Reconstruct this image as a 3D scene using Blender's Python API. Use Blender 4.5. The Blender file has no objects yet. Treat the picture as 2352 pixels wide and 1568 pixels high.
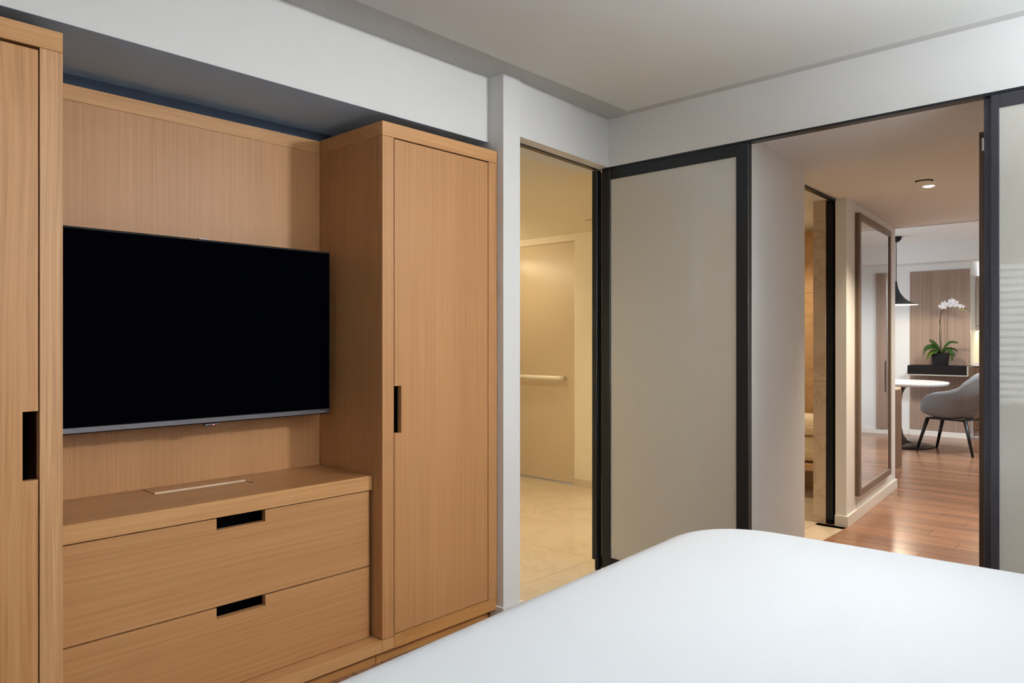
import bpy, bmesh, math, random
from mathutils import Vector, Matrix

random.seed(7)
S = bpy.context.scene
C = S.collection
R = math.radians

# ------------------------------------------------------------------ camera
cam_d = bpy.data.cameras.new('camera')
cam_d.sensor_width = 36.0
cam_d.lens = 36.0 * 1688.0 / 2352.0
cam_d.clip_start = 0.02
cam = bpy.data.objects.new('camera', cam_d)
C.objects.link(cam)
cam.location = (0, 0, 1.2)
cam.rotation_euler = (R(90), 0, R(42.9))
S.camera = cam

# ------------------------------------------------------------------ world and exposure
W = bpy.data.worlds.new('daylight')
S.world = W
W.use_nodes = True
W.node_tree.nodes['Background'].inputs[0].default_value = (0.80, 0.90, 1.0, 1)
W.node_tree.nodes['Background'].inputs[1].default_value = 3.2
S.view_settings.view_transform = 'Standard'
S.view_settings.look = 'None'
S.view_settings.gamma = 1.0
S.view_settings.use_curve_mapping = False
S.view_settings.exposure = 0.12
S.cycles.use_denoising = True
S.cycles.max_bounces = 10
S.cycles.diffuse_bounces = 6
S.cycles.sample_clamp_indirect = 6.0

# light levels of the lamps, some of them added
E_ADDED_UPLIGHT = 225.0       # unseen uplighter added to brighten ceiling and walls
E_KEY = 200.0           # ceiling spotlight aimed at the wardrobes
E_HALL = 125.0
E_BATH = 90.0
E_SHOWER = 40.0
E_PENDANT = 24.0
E_LIVING = 380.0
WARM = (1.0, 0.83, 0.62)
YELLOW = (1.0, 0.84, 0.54)
SOFT = (1.0, 0.97, 0.94)
NEUTRAL = (0.96, 0.98, 1.0)


def portal(name, loc, rot, sx, sy):
    l = bpy.data.lights.new(name, 'AREA')
    l.shape = 'RECTANGLE'; l.size = sx; l.size_y = sy
    l.cycles.is_portal = True
    o = bpy.data.objects.new(name, l)
    o.location = loc; o.rotation_euler = rot
    C.objects.link(o)
    return o


portal('bedroom_window_daylight', (-1.06, -0.86, 1.28), (R(90), 0, R(180)), 0.52, 1.22)
portal('living_window_daylight', (-4.36, 8.5, 1.3), (R(90), 0, R(-90)), 2.6, 2.0)


# ------------------------------------------------------------------ materials
def new_mat(name):
    m = bpy.data.materials.new(name)
    m.use_nodes = True
    nt = m.node_tree
    return m, nt, nt.nodes['Principled BSDF']


def paint(name, col, rough=0.6, spec=0.3, bump=0.0):
    m, nt, b = new_mat(name)
    b.inputs['Base Color'].default_value = (*col, 1)
    b.inputs['Roughness'].default_value = rough
    b.inputs['Specular IOR Level'].default_value = spec
    if bump:
        n = nt.nodes.new('ShaderNodeTexNoise'); n.inputs['Scale'].default_value = 180
        t = nt.nodes.new('ShaderNodeTexCoord')
        bp = nt.nodes.new('ShaderNodeBump'); bp.inputs['Strength'].default_value = bump
        bp.inputs['Distance'].default_value = 0.002
        nt.links.new(t.outputs['Object'], n.inputs['Vector'])
        nt.links.new(n.outputs['Fac'], bp.inputs['Height'])
        nt.links.new(bp.outputs['Normal'], b.inputs['Normal'])
    return m


def metal(name, col, rough=0.3, metallic=1.0):
    m, nt, b = new_mat(name)
    b.inputs['Base Color'].default_value = (*col, 1)
    b.inputs['Metallic'].default_value = metallic
    b.inputs['Roughness'].default_value = rough
    return m


def emit(name, col, strength):
    m, nt, b = new_mat(name)
    b.inputs['Base Color'].default_value = (*col, 1)
    b.inputs['Emission Color'].default_value = (*col, 1)
    b.inputs['Emission Strength'].default_value = strength
    return m


def ramp(nt, stops):
    r = nt.nodes.new('ShaderNodeValToRGB')
    e = r.color_ramp.elements
    e[0].position, e[0].color = stops[0][0], (*stops[0][1], 1)
    e[1].position, e[1].color = stops[-1][0], (*stops[-1][1], 1)
    for p, c in stops[1:-1]:
        x = e.new(p); x.color = (*c, 1)
    return r


def wood(name, axis, dark, mid, light, fine=170.0, rough=0.45, bump=0.12, seed=0.0, figure=0.0, spec=0.35, along=1.3):
    """Straight-grained veneer, the grain running along the given axis."""
    m, nt, b = new_mat(name)
    N, L = nt.nodes, nt.links
    tc = N.new('ShaderNodeTexCoord')
    mp = N.new('ShaderNodeMapping')
    sc = [fine, fine, fine]; sc['xyz'.index(axis)] = along
    mp.inputs['Scale'].default_value = sc
    mp.inputs['Location'].default_value = (seed, seed * 1.7, seed * 0.6)
    src = tc.outputs['Object']
    if figure:
        wn = N.new('ShaderNodeTexNoise'); wn.inputs['Scale'].default_value = 2.2
        wn.inputs['Detail'].default_value = 1
        wm = N.new('ShaderNodeMapping')
        ws = [1.0, 1.0, 1.0]; ws['xyz'.index(axis)] = 0.55
        wm.inputs['Scale'].default_value = ws
        L.new(src, wm.inputs['Vector']); L.new(wm.outputs['Vector'], wn.inputs['Vector'])
        mx = N.new('ShaderNodeMix'); mx.data_type = 'VECTOR'; mx.blend_type = 'MIX' if hasattr(mx, 'blend_type') else mx.blend_type
        va = N.new('ShaderNodeVectorMath'); va.operation = 'MULTIPLY_ADD'
        va.inputs[1].default_value = (figure, figure, figure)
        L.new(wn.outputs['Color'], va.inputs[0]); L.new(src, va.inputs[2])
        N.remove(mx)
        src = va.outputs['Vector']
    L.new(src, mp.inputs['Vector'])
    n1 = N.new('ShaderNodeTexNoise'); n1.inputs['Scale'].default_value = 1.0
    n1.inputs['Detail'].default_value = 6; n1.inputs['Roughness'].default_value = 0.68
    L.new(mp.outputs['Vector'], n1.inputs['Vector'])
    mp2 = N.new('ShaderNodeMapping')
    sc2 = [7.0, 7.0, 7.0]; sc2['xyz'.index(axis)] = 0.25
    mp2.inputs['Scale'].default_value = sc2
    L.new(src, mp2.inputs['Vector'])
    n2 = N.new('ShaderNodeTexNoise'); n2.inputs['Scale'].default_value = 1.0
    n2.inputs['Detail'].default_value = 2
    L.new(mp2.outputs['Vector'], n2.inputs['Vector'])
    ad = N.new('ShaderNodeMath'); ad.operation = 'MULTIPLY_ADD'; ad.inputs[1].default_value = 0.35
    L.new(n2.outputs['Fac'], ad.inputs[0]); L.new(n1.outputs['Fac'], ad.inputs[2])
    r = ramp(nt, [(0.42, dark), (0.66, mid), (0.90, light)])
    L.new(ad.outputs[0], r.inputs['Fac'])
    L.new(r.outputs['Color'], b.inputs['Base Color'])
    b.inputs['Roughness'].default_value = rough
    b.inputs['Specular IOR Level'].default_value = spec
    bp = N.new('ShaderNodeBump'); bp.inputs['Strength'].default_value = bump
    bp.inputs['Distance'].default_value = 0.0015
    L.new(n1.outputs['Fac'], bp.inputs['Height'])
    L.new(bp.outputs['Normal'], b.inputs['Normal'])
    return m


OAK = dict(dark=(0.325, 0.150, 0.056), mid=(0.405, 0.194, 0.077), light=(0.470, 0.238, 0.102))
M = {}
M['oak_v'] = wood('oak_veneer_upright', 'z', **OAK)
M['oak_fig'] = wood('oak_veneer_figured', 'z', dark=(0.30, 0.13, 0.045), mid=(0.455, 0.222, 0.088), light=(0.54, 0.285, 0.125), fine=75, figure=0.07, seed=3.1, along=0.8)
M['oak_h'] = wood('oak_veneer_lengthwise', 'y', **OAK, seed=1.3)
M['oak_solid'] = wood('oak_solid_stile', 'z', dark=(0.30, 0.145, 0.06), mid=(0.49, 0.258, 0.115), light=(0.64, 0.37, 0.19),
                      fine=150, figure=0.03, seed=5.0, bump=0.3)
M['oak_rail'] = wood('oak_solid_rail', 'y', dark=(0.36, 0.165, 0.06), mid=(0.47, 0.235, 0.092), light=(0.56, 0.30, 0.13),
                     fine=80, figure=0.05, seed=8.0)
M['oak_red'] = wood('oak_warm_rail', 'y', dark=(0.28, 0.115, 0.03), mid=(0.40, 0.18, 0.052), light=(0.49, 0.24, 0.085), seed=2.0, figure=0.03)
M['oak_top'] = wood('oak_shelf_top', 'y', dark=(0.32, 0.14, 0.047), mid=(0.42, 0.195, 0.070), light=(0.50, 0.25, 0.10), seed=2.6, rough=0.3, spec=0.45)
M['pale_edge'] = paint('pale_edge_colour', (0.84, 0.62, 0.43), 0.4)  # pale colour carries the light caught on the flap edge
M['white'] = paint('white_wall_paint', (0.72, 0.715, 0.70), 0.75, 0.2)
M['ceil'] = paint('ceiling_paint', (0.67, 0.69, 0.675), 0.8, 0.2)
M['band'] = paint('shaded_ceiling_margin', (0.50, 0.50, 0.49), 0.8, 0.2)  # ceiling colour greyed so the margin's shade is painted in
M['soffit'] = paint('slate_blue_soffit', (0.43, 0.57, 0.74), 0.75, 0.2)
M['gap_shade'] = paint('niche_gap_shade', (0.035, 0.045, 0.065), 0.8, 0.1)  # near-black colour holds the shade in the gap above the cabinets
M['taupe'] = paint('bounce_cutting_taupe', (0.24, 0.22, 0.20), 0.8, 0.1)  # unseen back wall coloured dark to cut bounced light
M['trimwhite'] = paint('white_skirting_paint', (0.72, 0.69, 0.64), 0.45, 0.35)
M['cream'] = paint('cream_wall_paint', (0.74, 0.675, 0.54), 0.7, 0.2)
M['black'] = paint('black_anodised_aluminium', (0.006, 0.0078, 0.0105), 0.34, 0.35)
M['rubber'] = paint('black_rubber_seal', (0.004, 0.004, 0.005), 0.6, 0.2)
M['plum'] = paint('black_aluminium_reflection_tint', (0.024, 0.022, 0.030), 0.32, 0.5)  # black frame lightened, a purple-grey reflection put into its colour
M['dark'] = paint('recess_shade_black', (0.003, 0.003, 0.0035), 0.9, 0.0)  # black standing for the shade inside notches, carcasses and slots
M['screen'] = paint('dark_screen_glass', (0.0005, 0.0006, 0.0013), 0.6, 0.0)
M['bezel'] = metal('charcoal_bezel', (0.11, 0.10, 0.105), 0.42)
M['led'] = emit('red_standby_led', (1.0, 0.12, 0.10), 3.0)
M['silver'] = metal('brushed_steel', (0.62, 0.60, 0.56), 0.28)
M['brass'] = paint('pale_enamelled_bar', (0.82, 0.78, 0.68), 0.25, 0.5)
M['mirror'] = metal('silvered_mirror', (0.80, 0.82, 0.82), 0.015)
M['mframe'] = wood('taupe_mirror_frame', 'z', dark=(0.115, 0.075, 0.052), mid=(0.165, 0.115, 0.082), light=(0.21, 0.15, 0.11), fine=120, rough=0.4)
M['walnut_v'] = wood('grey_walnut_panel', 'z', dark=(0.210, 0.137, 0.100), mid=(0.295, 0.203, 0.153), light=(0.37, 0.265, 0.205), fine=60, along=0.5, rough=0.5, seed=4.0)
M['walnut_dark'] = wood('dark_walnut_door', 'z', dark=(0.075, 0.045, 0.030), mid=(0.125, 0.078, 0.055), light=(0.18, 0.12, 0.085), fine=90, seed=6.0)
M['walnut_side'] = wood('brown_cabinet_veneer', 'z', dark=(0.10, 0.05, 0.025), mid=(0.17, 0.09, 0.05), light=(0.23, 0.13, 0.075), fine=70, seed=9.0)
M['kitchen'] = paint('taupe_kitchen_lacquer', (0.50, 0.45, 0.39), 0.4, 0.35)
M['stone_top'] = paint('white_quartz', (0.78, 0.77, 0.75), 0.25, 0.5)
M['duvet'] = paint('white_cotton', (0.73, 0.745, 0.77), 0.85, 0.15, bump=0.05)
M['towel'] = paint('cream_towelling', (0.80, 0.70, 0.54), 0.95, 0.05, bump=0.6)
M['fabric'] = paint('grey_wool_felt', (0.22, 0.22, 0.225), 0.9, 0.1, bump=0.3)
M['leg'] = paint('black_stained_ash', (0.007, 0.0065, 0.006), 0.4, 0.4)
M['tulip'] = paint('dark_bronze_lacquer', (0.022, 0.015, 0.012), 0.28, 0.5)
M['pend'] = paint('matt_black_lampshade', (0.010, 0.013, 0.015), 0.5, 0.3)
M['pend_in'] = paint('white_lampshade_lining', (0.85, 0.82, 0.76), 0.6, 0.2)
M['cord'] = paint('teal_black_flex', (0.008, 0.03, 0.034), 0.6, 0.2)
M['leaf'] = paint('glossy_green_leaf', (0.045, 0.115, 0.018), 0.35, 0.5)
M['leaf_lit'] = paint('lit_leaf_green', (0.14, 0.22, 0.02), 0.35, 0.5)  # brighter copy of the leaf green, light put into its colour
M['stem'] = paint('dark_olive_stem', (0.045, 0.040, 0.018), 0.5, 0.3)
M['petal'] = paint('white_petal', (0.86, 0.83, 0.84), 0.55, 0.2)
M['bud'] = paint('lime_bud', (0.42, 0.46, 0.12), 0.5, 0.2)
M['pot'] = paint('black_glazed_pot', (0.005, 0.005, 0.007), 0.5, 0.15)
M['console'] = paint('black_brown_lacquer', (0.006, 0.0045, 0.0045), 0.5, 0.15)
M['splash'] = paint('cream_backsplash', (0.80, 0.66, 0.42), 0.35, 0.4)
M['blind'] = paint('white_blind_slat', (0.80, 0.80, 0.78), 0.5, 0.3)
M['door_bath'] = paint('sand_lacquered_door', (0.56, 0.455, 0.32), 0.32, 0.4)
M['lens'] = emit('downlight_lens', (1.0, 0.93, 0.78), 14.0)
M['pendbulb'] = emit('frosted_bulb', WARM, 14.0)
M['ledstrip'] = emit('cabinet_light_strip', (1.0, 0.80, 0.42), 45.0)


def pane_mat(name, col, rough, coat=0.0):
    m, nt, b = new_mat(name)
    b.inputs['Base Color'].default_value = (*col, 1)
    b.inputs['Roughness'].default_value = rough
    b.inputs['Specular IOR Level'].default_value = 0.5
    b.inputs['Coat Weight'].default_value = coat
    b.inputs['Coat Roughness'].default_value = 0.02
    return m


M['pane'] = pane_mat('back_painted_frosted_glass', (0.56, 0.535, 0.475), 0.5, 1.0)
M['pane_edge'] = paint('green_glass_edge', (0.16, 0.30, 0.27), 0.2, 0.5)


def glass_mat():
    m, nt, b = new_mat('clear_window_glass')
    b.inputs['Base Color'].default_value = (1, 1, 1, 1)
    b.inputs['Transmission Weight'].default_value = 1.0
    b.inputs['Roughness'].default_value = 0.0
    b.inputs['IOR'].default_value = 1.02
    return m


M['glass'] = glass_mat()


def marble(name, base, vein, pale, scale=1.6, rough=0.12, seed=0.0):
    m, nt, b = new_mat(name)
    N, L = nt.nodes, nt.links
    tc = N.new('ShaderNodeTexCoord')
    oi = N.new('ShaderNodeObjectInfo')
    va = N.new('ShaderNodeVectorMath'); va.operation = 'MULTIPLY_ADD'
    cx = N.new('ShaderNodeCombineXYZ')
    for k in range(3):
        L.new(oi.outputs['Random'], cx.inputs[k])
    va.inputs[1].default_value = (7.0, 11.0, 5.0)
    L.new(cx.outputs[0], va.inputs[0]); L.new(tc.outputs['Object'], va.inputs[2])
    n = N.new('ShaderNodeTexNoise'); n.inputs['Scale'].default_value = scale
    n.inputs['Detail'].default_value = 8; n.inputs['Roughness'].default_value = 0.62; n.inputs['Distortion'].default_value = 1.4
    L.new(va.outputs[0], n.inputs['Vector'])
    r = ramp(nt, [(0.30, pale), (0.5, base), (0.535, vein), (0.56, base), (0.75, pale)])
    L.new(n.outputs['Fac'], r.inputs['Fac'])
    L.new(r.outputs['Color'], b.inputs['Base Color'])
    b.inputs['Roughness'].default_value = rough
    return m


M['tile'] = marble('polished_cream_marble', (0.60, 0.50, 0.38), (0.57, 0.465, 0.345), (0.63, 0.53, 0.41), 1.2, 0.06)
M['grout'] = paint('pale_grout', (0.62, 0.52, 0.38), 0.8)
M['marble_pink'] = marble('honed_rose_beige_marble', (0.50, 0.39, 0.29), (0.43, 0.32, 0.225), (0.54, 0.43, 0.33), 3.2, 0.25)
M['marble_gold'] = marble('golden_shower_marble', (0.48, 0.30, 0.155), (0.42, 0.25, 0.12), (0.52, 0.34, 0.19), 2.4, 0.2)


def plank_mat(name, bricks):
    m, nt, b = new_mat(name)
    N, L = nt.nodes, nt.links
    tc = N.new('ShaderNodeTexCoord')
    mp = N.new('ShaderNodeMapping'); mp.inputs['Scale'].default_value = (1.1, 55, 55)
    oi = N.new('ShaderNodeObjectInfo')
    va = N.new('ShaderNodeVectorMath'); va.operation = 'MULTIPLY_ADD'
    cx = N.new('ShaderNodeCombineXYZ')
    for k in range(3):
        L.new(oi.outputs['Random'], cx.inputs[k])
    va.inputs[1].default_value = (13.0, 3.0, 5.0)
    L.new(cx.outputs[0], va.inputs[0]); L.new(tc.outputs['Object'], va.inputs[2])
    L.new(va.outputs[0], mp.inputs['Vector'])
    n = N.new('ShaderNodeTexNoise'); n.inputs['Scale'].default_value = 1.0
    n.inputs['Detail'].default_value = 5; n.inputs['Roughness'].default_value = 0.6
    L.new(mp.outputs['Vector'], n.inputs['Vector'])
    r = ramp(nt, [(0.28, (0.190, 0.088, 0.047)), (0.52, (0.310, 0.158, 0.090)), (0.78, (0.41, 0.225, 0.135))])
    L.new(n.outputs['Fac'], r.inputs['Fac'])
    col = r.outputs['Color']
    hs = N.new('ShaderNodeHueSaturation')
    L.new(col, hs.inputs['Color'])
    if bricks:
        bt = N.new('ShaderNodeTexBrick')
        bt.inputs['Scale'].default_value = 1.0
        bt.inputs['Brick Width'].default_value = 1.3; bt.inputs['Row Height'].default_value = 0.12
        bt.inputs['Mortar Size'].default_value = 0.002
        bt.inputs['Color1'].default_value = (0.78, 0.78, 0.78, 1); bt.inputs['Color2'].default_value = (1.12, 1.12, 1.12, 1)
        bt.inputs['Mortar'].default_value = (0.3, 0.3, 0.3, 1)
        L.new(tc.outputs['Object'], bt.inputs['Vector'])
        L.new(bt.outputs['Color'], hs.inputs['Value'])
    else:
        ma = N.new('ShaderNodeMapRange'); ma.inputs['To Min'].default_value = 0.78; ma.inputs['To Max'].default_value = 1.15
        L.new(oi.outputs['Random'], ma.inputs['Value'])
        L.new(ma.outputs[0], hs.inputs['Value'])
    L.new(hs.outputs['Color'], b.inputs['Base Color'])
    b.inputs['Roughness'].default_value = 0.22
    b.inputs['Specular IOR Level'].default_value = 0.5
    return m


M['plank'] = plank_mat('red_brown_oak_plank', False)
M['floor'] = plank_mat('red_brown_oak_floor', True)

# ------------------------------------------------------------------ helpers
ORIGIN = {}


def tag(o, label, cat, group=None):
    o['label'] = label; o['category'] = cat
    if group:
        o['group'] = group
    return o


def thing(name, label, cat, loc=(0, 0, 0), rotz=0.0, group=None):
    o = bpy.data.objects.new(name, None)
    o.empty_display_size = 0.1
    C.objects.link(o)
    o.location = loc; o.rotation_euler = (0, 0, rotz)
    tag(o, label, cat, group)
    ORIGIN[o.name] = Vector(loc) if rotz == 0 else Vector((0, 0, 0))
    return o


def link(name, bm, mat, parent=None, smooth=False, label=None):
    """One mesh object; vertices are world coordinates, made local to the parent's base."""
    org = ORIGIN.get(parent.name, Vector()) if parent else Vector()
    p = parent
    if parent and parent.name not in ORIGIN and parent.parent:
        org = Vector()
    bmesh.ops.recalc_face_normals(bm, faces=bm.faces)
    bmesh.ops.translate(bm, verts=bm.verts, vec=-org)
    me = bpy.data.meshes.new(name)
    bm.to_mesh(me); bm.free()
    me.materials.append(mat)
    if smooth:
        for f in me.polygons:
            f.use_smooth = True
    o = bpy.data.objects.new(name, me)
    C.objects.link(o)
    if parent:
        o.parent = parent
    if label:
        o['label'] = label
    return o


def sub(name, bm, mat, part, root, smooth=False, label=None):
    """A sub-part: child of a part, given in the world coordinates of the root thing."""
    o = link(name, bm, mat, root, smooth, label)
    o.parent = part
    return o


def bm_box(lo, hi, bevel=0.0, seg=1, bm=None):
    b = bmesh.new()
    lo, hi = Vector(lo), Vector(hi)
    bmesh.ops.create_cube(b, size=1.0)
    bmesh.ops.scale(b, vec=hi - lo, verts=b.verts)
    bmesh.ops.translate(b, vec=(lo + hi) / 2, verts=b.verts)
    if bevel:
        bmesh.ops.bevel(b, geom=list(b.edges), offset=bevel, segments=seg, affect='EDGES', profile=0.5)
    if bm is not None:
        me = bpy.data.meshes.new('t'); b.to_mesh(me); b.free(); bm.from_mesh(me); bpy.data.meshes.remove(me)
        return bm
    return b


def box(name, lo, hi, mat, parent=None, bevel=0.0, label=None, seg=1):
    return link(name, bm_box(lo, hi, bevel, seg), mat, parent, label=label)


def bm_prism(poly, a, b, axis='z', bevel=0.0):
    """Extrude a closed outline: axis z -> (x,y) outline, axis x -> (y,z), axis y -> (x,z)."""
    m = bmesh.new()

    def P(u, v, t):
        return {'z': (u, v, t), 'x': (t, u, v), 'y': (u, t, v)}[axis]
    A = [m.verts.new(P(u, v, a)) for u, v in poly]
    B = [m.verts.new(P(u, v, b)) for u, v in poly]
    m.faces.new(A); m.faces.new(B[::-1])
    n = len(poly)
    for i in range(n):
        m.faces.new((A[i], B[i], B[(i + 1) % n], A[(i + 1) % n]))
    bmesh.ops.recalc_face_normals(m, faces=m.faces)
    if bevel:
        bmesh.ops.bevel(m, geom=list(m.edges), offset=bevel, segments=1, affect='EDGES')
    return m


def prism(name, poly, a, b, mat, parent=None, axis='z', bevel=0.0):
    return link(name, bm_prism(poly, a, b, axis, bevel), mat, parent)


def bm_lathe(profile, cx, cy, n=40, close=False):
    m = bmesh.new()
    rings = []
    for r, z in profile:
        if r < 1e-5:
            rings.append([m.verts.new((cx, cy, z))])
        else:
            rings.append([m.verts.new((cx + r * math.cos(2 * math.pi * i / n), cy + r * math.sin(2 * math.pi * i / n), z)) for i in range(n)])
    for a, b in zip(rings, rings[1:]):
        for i in range(n):
            j = (i + 1) % n
            if len(a) == 1 and len(b) == 1:
                continue
            if len(a) == 1:
                m.faces.new((a[0], b[i], b[j]))
            elif len(b) == 1:
                m.faces.new((a[i], b[0], a[j]))
            else:
                m.faces.new((a[i], b[i], b[j], a[j]))
    return m


def bm_tube(pts, radii, n=10):
    m = bmesh.new()
    pts = [Vector(p) for p in pts]
    if not hasattr(radii, '__len__'):
        radii = [radii] * len(pts)
    rings = []
    for k, p in enumerate(pts):
        t = (pts[min(k + 1, len(pts) - 1)] - pts[max(k - 1, 0)]).normalized()
        u = t.cross(Vector((0, 0, 1)))
        if u.length < 1e-3:
            u = t.cross(Vector((1, 0, 0)))
        u.normalize(); v = t.cross(u)
        rings.append([m.verts.new(p + radii[k] * (math.cos(2 * math.pi * i / n) * u + math.sin(2 * math.pi * i / n) * v)) for i in range(n)])
    for a, b in zip(rings, rings[1:]):
        for i in range(n):
            j = (i + 1) % n
            m.faces.new((a[i], b[i], b[j], a[j]))
    m.faces.new(rings[0][::-1]); m.faces.new(rings[-1])
    return m


def struct(o):
    o['kind'] = 'structure'
    return o


def sbox(name, lo, hi, mat, bevel=0.0):
    return struct(box(name, lo, hi, mat, None, bevel))


def sprism(name, poly, a, b, mat, axis='z'):
    return struct(prism(name, poly, a, b, mat, None, axis))


# ================================================================== THE SETTING
ZB = 2.345    # bedroom perimeter ceiling band
ZH = 2.10     # door header
ZHALL = 2.13
ZL = 2.416    # living room ceiling

# floors
sprism('floor', [(-2.66, -0.85), (1.25, -0.85), (1.25, 3.20), (-1.95, 3.20), (-1.95, 2.37), (-2.66, 2.37)], -0.1, 0.0, M['floor'])
sub_hall = sprism('floor_hall', [(-1.645, 3.20), (0.0, 3.20), (0.0, 6.92), (-1.83, 6.92), (-1.83, 4.94), (-1.645, 4.94)], -0.1, -0.012, M['walnut_side'])
sbox('floor_living', (-4.45, 6.92, -0.1), (1.7, 11.3, 0.0), M['floor'])
sbox('floor_living_corner', (-4.45, 6.40, -0.1), (-1.83, 6.92, 0.0), M['floor'])
sbox('floor_living_side', (0.0, 6.60, -0.1), (1.7, 6.92, 0.0), M['floor'])
# every plank of the hall floor is a piece of its own (they share three meshes)
plank_meshes = []


def plank(x0, x1, y0, y1):
    o = link('plank', bm_box((x0 + 0.0008, y0 + 0.0008, -0.012), (x1 - 0.0008, y1 - 0.0008, 0.0), 0.0010), M['plank'], sub_hall)
    return o


y = 3.20; row = 0
while y < 6.915:
    xw = -1.645 if y < 4.87 else -1.83
    cuts = [xw, -1.66 + (0.35 + 0.83 * ((row * 0.381966) % 1.0)), 0.0]
    if row % 3 == 1:
        cuts.insert(2, cuts[1] + (0.0 - cuts[1]) * 0.62)
    for a, b in zip(cuts, cuts[1:]):
        plank(a, b, y, min(y + 0.12, 6.92))
    y += 0.12; row += 1

# bathroom floor: grout bed and polished marble tiles
bath_floor = sbox('floor_bathroom', (-4.72, 2.37, -0.1), (-1.95, 6.2, -0.004), M['grout'])
bath_floor2 = sbox('floor_bathroom_hall_side', (-1.95, 3.20, -0.1), (-1.83, 6.2, -0.004), M['grout'])
bath_sill = sbox('floor_bathroom_sill', (-1.83, 3.20, -0.1), (-1.645, 4.94, -0.004), M['grout'])
TS = 0.60
xs = [-1.645, -1.83] + [-1.83 - TS * k for k in range(1, 6)]
ys = [2.37 + 0.30 + TS * k for k in range(7)]
for i in range(len(xs) - 1):
    x1, x0 = xs[i], max(xs[i + 1], -4.72)
    yy = [2.37] + ys
    for j in range(len(yy) - 1):
        y0, y1 = yy[j], min(yy[j + 1], 6.2)
        if y1 - y0 < 0.02:
            continue
        if i == 0:
            y0 = max(y0, 3.20); y1 = min(y1, 4.94)
            if y1 - y0 < 0.02:
                continue
        xa = x1
        if i == 1 and y0 < 3.20:
            if y1 <= 3.2:
                xa = -1.95
            else:
                y0 = 3.20
                link('tile', bm_box((x0 + 0.0012, yy[j] + 0.0012, -0.012), (-1.95, 3.1988, 0.0), 0.0008), M['tile'], bath_floor)
        o = link('tile', bm_box((x0 + 0.0012, y0 + 0.0012, -0.012), (xa - 0.0012, y1 - 0.0012, 0.0), 0.0008), M['tile'],
                 bath_sill if i == 0 else (bath_floor2 if i == 1 else bath_floor))

# ceilings
sbox('ceiling', (-2.045, -0.85, ZB - 0.012), (1.25, 3.035, ZB + 0.12), M['ceil'])
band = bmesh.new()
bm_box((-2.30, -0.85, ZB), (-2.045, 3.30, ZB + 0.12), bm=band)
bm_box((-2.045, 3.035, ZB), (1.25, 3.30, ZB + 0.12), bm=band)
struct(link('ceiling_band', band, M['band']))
sbox('ceiling_hall', (-2.40, 3.17, ZHALL), (0.5, 6.60, ZHALL + 0.09), M['white'])
sbox('ceiling_bathroom', (-4.75, 2.376, ZH), (-2.40, 6.2, ZH + 0.1), M['cream'])
sbox('ceiling_living', (-4.45, 6.60, ZL), (1.7, 11.3, ZL + 0.1), M['white'])
sbox('trim_1', (-4.45, 6.58, ZHALL), (1.7, 6.60, ZL + 0.1), M['white'])
sbox('trim_2', (-4.45, 10.15, 2.18), (1.7, 10.45, ZL), M['white'])          # beam in front of the far wall

# bedroom walls
sbox('wall_left', (-2.80, -0.85, 0.0), (-2.66, 2.27, ZB), M['gap_shade'])
bulk = sbox('wall_left_bulkhead', (-2.66, -0.85, 2.064), (-2.247, 2.27, ZB), M['white'])
sbox('trim_3', (-2.66, -0.85, 2.0632), (-2.2472, 2.269, 2.0639), M['soffit'])   # slate blue sheet under the bulkhead
sbox('wall_left_pier', (-2.80, 2.27, 0.0), (-2.16, 2.376, ZB), M['white'])
sprism('wall_left_lintel', [(-2.171, 2.376), (-2.222, 3.12), (-2.222, 3.30), (-2.40, 3.30), (-2.40, 2.376)], ZH, ZB, M['white'])
sbox('wall_right_header', (-2.222, 3.12, ZH), (1.25, 3.17, ZB), M['white'])
sbox('wall_right_return', (0.75, 3.12, 0.0), (1.25, 3.17, ZH), M['white'])
# head wall and window wall, behind the camera
sbox('wall_head', (1.20, -0.85, 0.0), (1.30, 3.12, ZB + 0.1), M['white'])
bw = bmesh.new()
WX0, WX1, WZ0, WZ1 = -1.32, -0.80, 0.67, 1.89
bm_box((-2.80, -0.85, 0), (WX0, -0.75, ZB + 0.1), bm=bw)
bm_box((WX1, -0.85, 0), (1.25, -0.75, ZB + 0.1), bm=bw)
bm_box((WX0, -0.85, 0), (WX1, -0.75, WZ0), bm=bw)
bm_box((WX0, -0.85, WZ1), (WX1, -0.75, ZB + 0.1), bm=bw)
struct(link('wall_back', bw, M['taupe']))

# skirting on the pier
struct(link('baseboard_left', bm_prism([(-2.23, 2.258), (-2.148, 2.258), (-2.148, 2.388), (-2.17, 2.388), (-2.17, 2.376), (-2.16, 2.376), (-2.16, 2.27), (-2.23, 2.27)], 0, 0.068, 'z', 0.0015), M['trimwhite']))

# hall walls
sprism('wall_hall_left', [(-2.24, 3.17), (-1.462, 3.16), (-1.566, 4.04), (-1.68, 4.04), (-1.585, 3.28), (-2.24, 3.28)], 0, ZHALL, M['white'])
MW = [(-1.652, 4.955), (-1.808, 6.58), (-1.875, 6.575), (-1.719, 4.950)]
sprism('wall_hall_mirror', MW, 0, ZHALL, M['white'])
sprism('baseboard_hall', [(-1.638, 4.940), (-1.794, 6.592), (-1.808, 6.580), (-1.652, 4.955)], 0, 0.07, M['trimwhite'])
sprism('baseboard_hall_end', [(-1.638, 4.940), (-1.652, 4.955), (-1.719, 4.950), (-1.719, 4.937)], 0, 0.07, M['trimwhite'])
sbox('wall_hall_right', (0.0, 3.17, 0), (0.1, 6.60, ZHALL), M['white'])

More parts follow.
